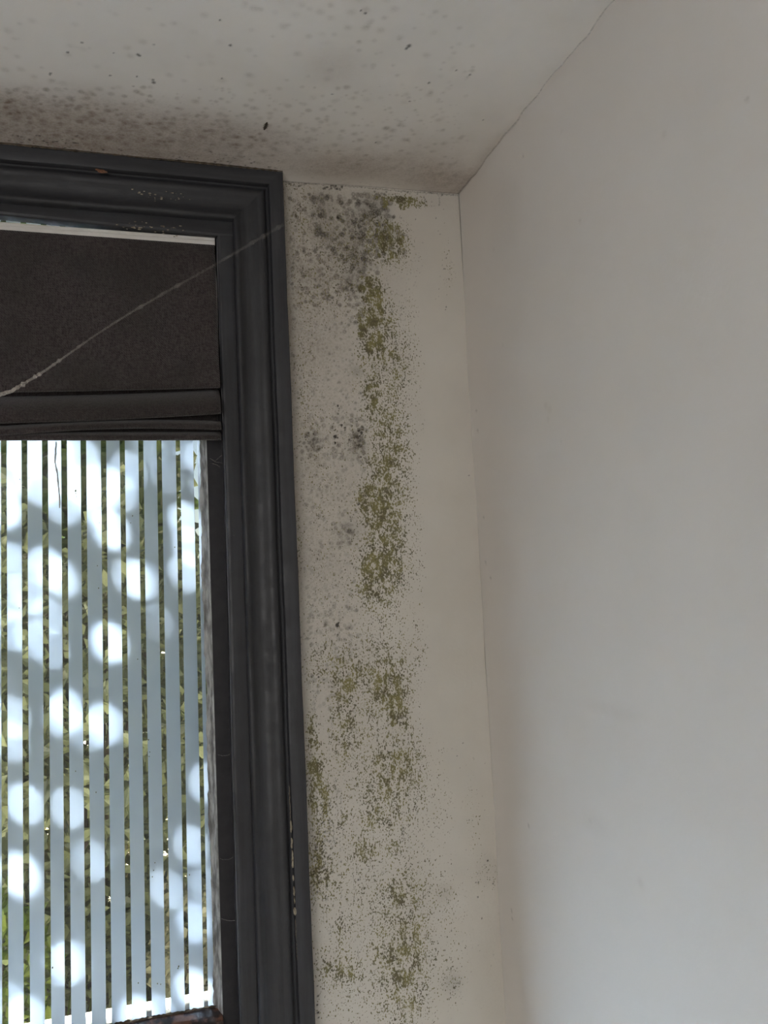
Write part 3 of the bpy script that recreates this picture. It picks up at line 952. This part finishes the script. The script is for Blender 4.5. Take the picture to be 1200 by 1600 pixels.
def mkfold(ztop, edge, y1, amp):
    def fn(x, t):
        zb = zline(x, *edge, y1); r_ = .0042
        yy = y1-amp*math.sin(x*13+edge[0])
        if t < .7:                             # from the recess out to the belly of the fold
            k = t/.7
            zt = zb+ztop
            return (.0120+(yy-.0120)*math.sin(k*math.pi/2)**.8, zt+(zb+r_*.8-zt)*k**1.15)
        a = (t-.7)/.3*math.pi*.95
        return (yy+r_*(1-math.cos(a)), zb+r_*.8-r_*.8*math.sin(a))
    return fn


f1 = mkfold(.0425, (660.5, 655.0, 646.0), -.0245, .0008)
f2 = mkfold(.0185, (680.0, 669.5, 671.0), -.0225, .0010)
f3_ = mkfold(.0165, (687.5, 687.5, 687.0), -.0170, .0005)
strip(lambda x, t: (.0125, 2.10+(zline(x, 683, 683, 683, .0125)-2.10)*t), 6, 'fabric_backing', bl)
for i, f in enumerate((f1, f2, f3_)):
    strip(f, 22, 'fabric_fold', bl)
# sliver of the lining at the right edge
rings = []
for i in range(30):
    z = 2.180-(2.180-1.99)*i/29
    w = .0002+.0022*min(1, i/8)*(1-.5*max(0, (i-14)/15))+wob(z, 1, 4)*.4
    rings.append([(BX1-.004, .0002, z), (BX1+w, .0002, z), (BX1+w, .0010, z), (BX1-.004, .0010, z)])
MB().loft(rings, closed=True, cap=True).build('lining', m_lining, bl, label='white lining edge')

# ------------------------------------------------------------------ cobwebs, insect


def web(name, strands, label):
    V, F, A = [], [], []
    for pts, rad, al in strands:
        mb = MB().tube(pts, rad, 6)
        n0 = len(V); V += mb.V; F += [tuple(n0+i for i in f) for f in mb.F]
        for a in al: A += [a]*6
    me = bpy.data.meshes.new(name); me.from_pydata([tuple(v) for v in V], [], F); me.update()
    at_ = me.attributes.new('thin', 'FLOAT', 'POINT'); at_.data.foreach_set('value', A)
    return link(name, me, m_web, None, True, label=label, cat='cobweb')


KEY = [(-6, 619), (18, 611), (45, 595), (75, 576), (110, 551), (150, 523), (200, 491), (260, 456), (330, 417), (400, 376), (446, 349)]
pts, rad, al = [], [], []
for k, (a, b) in enumerate(zip(KEY[:-1], KEY[1:])):
    nn = 12
    for i in range(nn):
        t = (k+i/nn)/(len(KEY)-1)
        x = a[0]+(b[0]-a[0])*i/nn; y = a[1]+(b[1]-a[1])*i/nn
        dep = -.23+(.23-.032)*t
        pts.append(at(x, y+pr.uniform(-.5, .5)*(1-t), 1, dep))
        bead = 1.0+(1.0 if pr.random() < .22 else 0)*pr.random()
        rad.append((.00150*(1-t)**3+.00085+.0024*max(0, t-.45))*bead)
        al.append((.95 if t < .12 else .60*math.exp(-(t-.12)*3.6)+.045)*(0.7+.5*(bead-1)))
strands = [(pts, rad, al)]
web('cobweb_strand', strands, 'long dusty cobweb strand slanting across the dark blind to the window casing')
st = []
for key in ([(328, 716), (337, 722), (350, 724)], [(335, 722), (342, 715), (350, 709)], [(331, 724), (340, 727), (344, 731)]):
    P = [at(x, y, 1, .0165 if x < 352 else -.01) for x, y in key]
    st.append((P, [.0003]*3, [.35]*3))
web('small_cobweb', st, 'tiny forked cobweb on the dark sash just below the blind')
P = [at(x, y, 1, -.012+(.0165+.012)*max(0, (362-x)/28)) for x, y in [(340, 1179), (348, 1181), (356, 1180), (361, 1177)]]
web('small_cobweb', [(P, [.0002]*4, [.3]*4)], 'faint single cobweb thread at mid height of the dark sash')
P = [at(x, y, 1, -.012+(.0165+.012)*max(0, (365-x)/28)) for x, y in [(338, 1339), (348, 1343), (358, 1343), (365, 1339)]]
P2 = [at(x, y, 1, -.012+(.0165+.012)*max(0, (368-x)/30)) for x, y in [(338, 1432), (348, 1436), (358, 1439), (367, 1438)]]
web('small_cobweb', [(P, [.0002]*4, [.3]*4)], 'faint cobweb thread low on the dark sash, upper of two')
web('small_cobweb', [(P2, [.0002]*4, [.3]*4)], 'lowest faint cobweb thread on the dark sash')

ci = at(415, 196, 2, H-.004)
ins = empty('dead_insect', (ci.x, ci.y, ci.z), label='small dark dead insect stuck to the ceiling above the casing corner', cat='insect')
d = (at(412, 203, 2, H-.004)-at(417, 190, 2, H-.004)).normalized()
sd = d.cross(Vector((0, 0, 1)))
MB().tube([ci-d*.0105, ci-d*.008, ci-d*.004, ci, ci+d*.004, ci+d*.009, ci+d*.012], [.0003, .0014, .0023, .0020, .0024, .0014, .0003], 8).build('body', m_insect, ins, smooth=True)
for k in range(6):
    s = -1 if k % 2 else 1; o = (k//2-1)*.004
    MB().tube([ci+d*o, ci+d*o+sd*s*.003+Vector((0, 0, -.001)), ci+d*(o+.0015)+sd*s*.0048+Vector((0, 0, .003))], .0003, 4).build('leg', m_insect, ins)

# ------------------------------------------------------------------ outdoors
MB().box((-25, FR+.001, -0.42), (25, 45, -0.12)).build('ground', m_soil, kind='structure')


def leafmesh(name, cs, size, rnd, mat, parent, flat=0.0, Ls=None, face=None, **k):
    n = len(cs); V = np.zeros((n, 4, 3)); C = np.array(cs)
    a = rnd.normal(size=(n, 3)); a[:, 2] *= (1-flat); a /= np.linalg.norm(a, axis=1)[:, None]
    if face is not None:                        # leaves spread across the light, a little tilted
        f_ = np.array(face)[None]+rnd.normal(size=(n, 3))*.22; f_ /= np.linalg.norm(f_, axis=1)[:, None]
        a -= (a*f_).sum(1)[:, None]*f_; a /= np.linalg.norm(a, axis=1)[:, None]
    b = (np.cross(a, f_) if face is not None else rnd.normal(size=(n, 3))); b -= (a*b).sum(1)[:, None]*a; b /= np.linalg.norm(b, axis=1)[:, None]
    nrm = np.cross(a, b)
    L = size*rnd.uniform(.6, 1.3, size=(n, 1)) if Ls is None else np.array(Ls)[:, None]
    V[:, 0] = C-a*L; V[:, 1] = C+b*L*.55+nrm*L*.15; V[:, 2] = C+a*L; V[:, 3] = C-b*L*.55+nrm*L*.15
    idx = np.arange(n)*4
    F = np.concatenate([np.stack([idx, idx+1, idx+2], -1), np.stack([idx, idx+2, idx+3], -1)])
    return mesh(name, V.reshape(-1, 3), [tuple(f) for f in F.tolist()], mat, parent, **k)


rs = np.random.RandomState(9)


def shrub(x, y, z, rx, ry, rz, n, size, mat, label, group='garden shrubs outside the window'):
    t = empty('garden_shrub', (x, y, z), label=label, cat='shrub', group=group)
    d_ = rs.normal(size=(n, 3)); d_ /= np.linalg.norm(d_, axis=1)[:, None]
    r_ = rs.uniform(.55, 1, size=(n, 1))**.5
    sk = .35 if rz > 1 else 0.0                 # the tall ones are broad at the foot
    c_ = d_*r_*np.array([rx, ry, rz])*(1+.18*np.sin(d_[:, :1]*9)+.15*np.sin(d_[:, 2:]*11))+np.array([x, y, z+rz-sk])
    c_ = c_[c_[:, 2] > z+.01]
    leafmesh('foliage', c_, size, rs, mat, t, kind='stuff')
    st_ = MB()
    for i in range(5):
        a = i*1.3
        st_.tube([(x, y, z-.02), (x+.1*rx*math.cos(a), y+.1*ry*math.sin(a), z+rz*.6), (x+.5*rx*math.cos(a), y+.5*ry*math.sin(a), z+rz*1.3)], [.02, .015, .006], 5)
    st_.build('stem', m_bark, t)
    return t


shrub(-2.35, 3.4, -.12, .62, .5, 1.35, 5000, .060, m_leaf, 'tall dark leafy shrub left of the one behind the window')
shrub(-.66, 3.3, -.12, .64, .5, 1.40, 12000, .045, m_leaf, 'tall leafy shrub seen through the clear stripes of the window')
shrub(1.12, 3.4, -.12, .62, .5, 1.35, 5000, .060, m_leaf2, 'tall olive shrub right of the one behind the window')
shrub(-.98, 2.25, -.12, .20, .20, .42, 1500, .028, m_grass, 'low bright green bush before the tall shrub')
shrub(-.22, 2.35, -.12, .26, .20, .38, 1800, .028, m_leaf2, 'low olive bush before the tall shrub')

shrub(-1.10, 4.55, -.12, .60, .36, 1.3, 7000, .060, m_leaf2, 'olive shrub in the back row of the garden, left one')
shrub(.26, 4.55, -.12, .60, .36, 1.25, 7000, .060, m_leaf, 'shrub in the back row of the garden, right one')
# grass on the ground near the house
n = 5000
gc = np.stack([rs.uniform(-2.6, 2.2, n), rs.uniform(.5, 4.5, n), np.full(n, -.12)], -1)
V = []; F = []
for i, c in enumerate(gc):
    h = rs.uniform(.04, .13); a = rs.uniform(0, 6.28); dx, dy = math.cos(a)*.006, math.sin(a)*.006; lx, ly = rs.normal(size=2)*.03
    V += [(c[0]-dx, c[1]-dy, c[2]), (c[0]+dx, c[1]+dy, c[2]), (c[0]+lx, c[1]+ly, c[2]+h)]; F.append((3*i, 3*i+1, 3*i+2))
mesh('grass', V, F, m_grass, kind='stuff', label='tufty green grass of the garden outside', cat='grass')

# flower pot on the lawn
fp = empty('flower_pot', (-.72, 1.75, -.12), label='small terracotta flower pot in the grass outside', cat='flower pot')
rings = []
for r, z in [(.0, 0), (.07, 0), (.10, .15), (.115, .15), (.115, .18), (.10, .18), (.09, .16), (0.0, .15)]:
    rings.append([(-.72+r*math.cos(a*math.pi/8), 1.75+r*math.sin(a*math.pi/8), -.12+z) for a in range(16)])
MB().loft(rings, closed=True).build('pot', m_terra, fp)

# the tree whose crown dapples the window with sun spots
L_TREE = 4.6
pins = [  # px, py of a sun spot on the film, how wide the gap between the leaves is (m)
    (8, 700, .010), (12, 745, .011), (5, 795, .010), (45, 715, .011), (60, 760, .012), (88, 705, .011), (95, 745, .011), (100, 790, .009), (128, 715, .009), (130, 760, .011),
    (165, 755, .011), (150, 790, .010), (190, 770, .009), (172, 828, .009), (205, 735, .009), (236, 700, .003), (262, 745, .004), (290, 705, .008), (316, 720, .006),
    (292, 815, .009), (296, 855, .010), (292, 895, .009), (322, 760, .004),
    (205, 905, .010), (222, 908, .006), (172, 1005, .011), (72, 885, .010), (95, 905, .008), (45, 930, .011), (18, 880, .010), (15, 940, .011), (22, 985, .010), (75, 965, .009), (80, 1015, .008), (50, 1000, .006),
    (105, 1108, .009), (95, 1125, .004), (140, 1143, .006), (162, 1133, .007), (18, 1120, .009), (14, 1160, .008), (38, 1256, .009), (46, 1262, .005), (28, 1362, .008), (40, 1376, .008),
    (148, 1342, .004), (105, 1262, .003), (300, 1322, .008), (322, 1225, .005), (320, 1385, .006), (262, 1390, .003), (305, 1440, .006), (15, 350, .012), (60, 353, .012), (105, 357, .012), (145, 360, .008),
    (14, 1570, .010), (40, 1590, .008), (300, 1545, .010), (320, 1560, .008), (215, 1590, .008), (250, 1585, .006), (110, 1505, .003), (240, 640, .008), (120, 600, .01), (60, 500, .01),
]
holes = []
for x, y, w in pins:
    p = at(x, y, 1, .03)
    holes.append((p.x, p.z, w*(1.35 if y < 830 and x < 200 else 1.0)))
for _ in range(30):
    holes.append((rs.uniform(-1.6, -.70), rs.uniform(1.1, 2.3), rs.uniform(.005, .012)))


def crown(n, x0, x1, z0, z1, d0, d1, size, holes, loc, label, keepfn=None):
    rs = np.random.RandomState(77)
    X = rs.uniform(x0, x1, n); Z = rs.uniform(z0, z1, n); D = rs.uniform(d0, d1, n); L = size*rs.uniform(.7, 1.3, n)
    for hx, hz, w in holes:                     # twigs of small leaves round the gaps
        a = rs.uniform(0, 6.283, 260); q = np.sqrt(rs.uniform(0, 1, 260))*.050
        X = np.append(X, hx+np.cos(a)*q); Z = np.append(Z, hz+np.sin(a)*q)
        D = np.append(D, rs.uniform(d0, d1, 260)); L = np.append(L, rs.uniform(.007, .012, 260))
    keep = np.ones(len(X), bool)
    for hx, hz, w in holes:
        keep &= np.hypot(X-hx, Z-hz) > w*PIN+L*.92
    if keepfn is not None: keep &= keepfn(X, Z)
    X, Z, D, L = X[keep], Z[keep], D[keep], L[keep]
    C = np.stack([X, np.full_like(X, .03), Z], -1)-np.array(SUN_TO)[None]*D[:, None]
    tree = empty('garden_tree', loc, label=label, cat='tree')
    leafmesh('foliage', C, size, rs, m_tree, tree, Ls=L, face=tuple(SUN_TO), kind='stuff')
    cc = C.mean(0)
    x, y, z = loc
    MB().tube([(x, y, z-.1), (x-.05, y-.1, 1.2), ((x+cc[0])/2, (y+cc[1])/2, cc[2]*.75), tuple(cc+np.array([0, 0, .3]))], [.14, .11, .08, .03], 8).build('trunk', m_bark, tree, smooth=True)


PIN = 0.34
crown(24000, -1.7, .2, 1.04, 2.7, L_TREE-.3, L_TREE+.3, .024, holes, (-3.6, 3.9, -.12), 'leafy tree whose crown dapples the window with round sun spots',
      lambda X, Z: ~((np.abs(Z-1.055) < .008) & (X > -.93) & (X < -.3)))
crown(13000, -3.4, 2.4, -3.3, .08, 7.5, 8.3, .105, [], (-3.3, 6.6, -.12), 'broad tree added unseen behind the shrubs to keep the garden in shade')  # second crown, out of view, added to block the sun from the garden
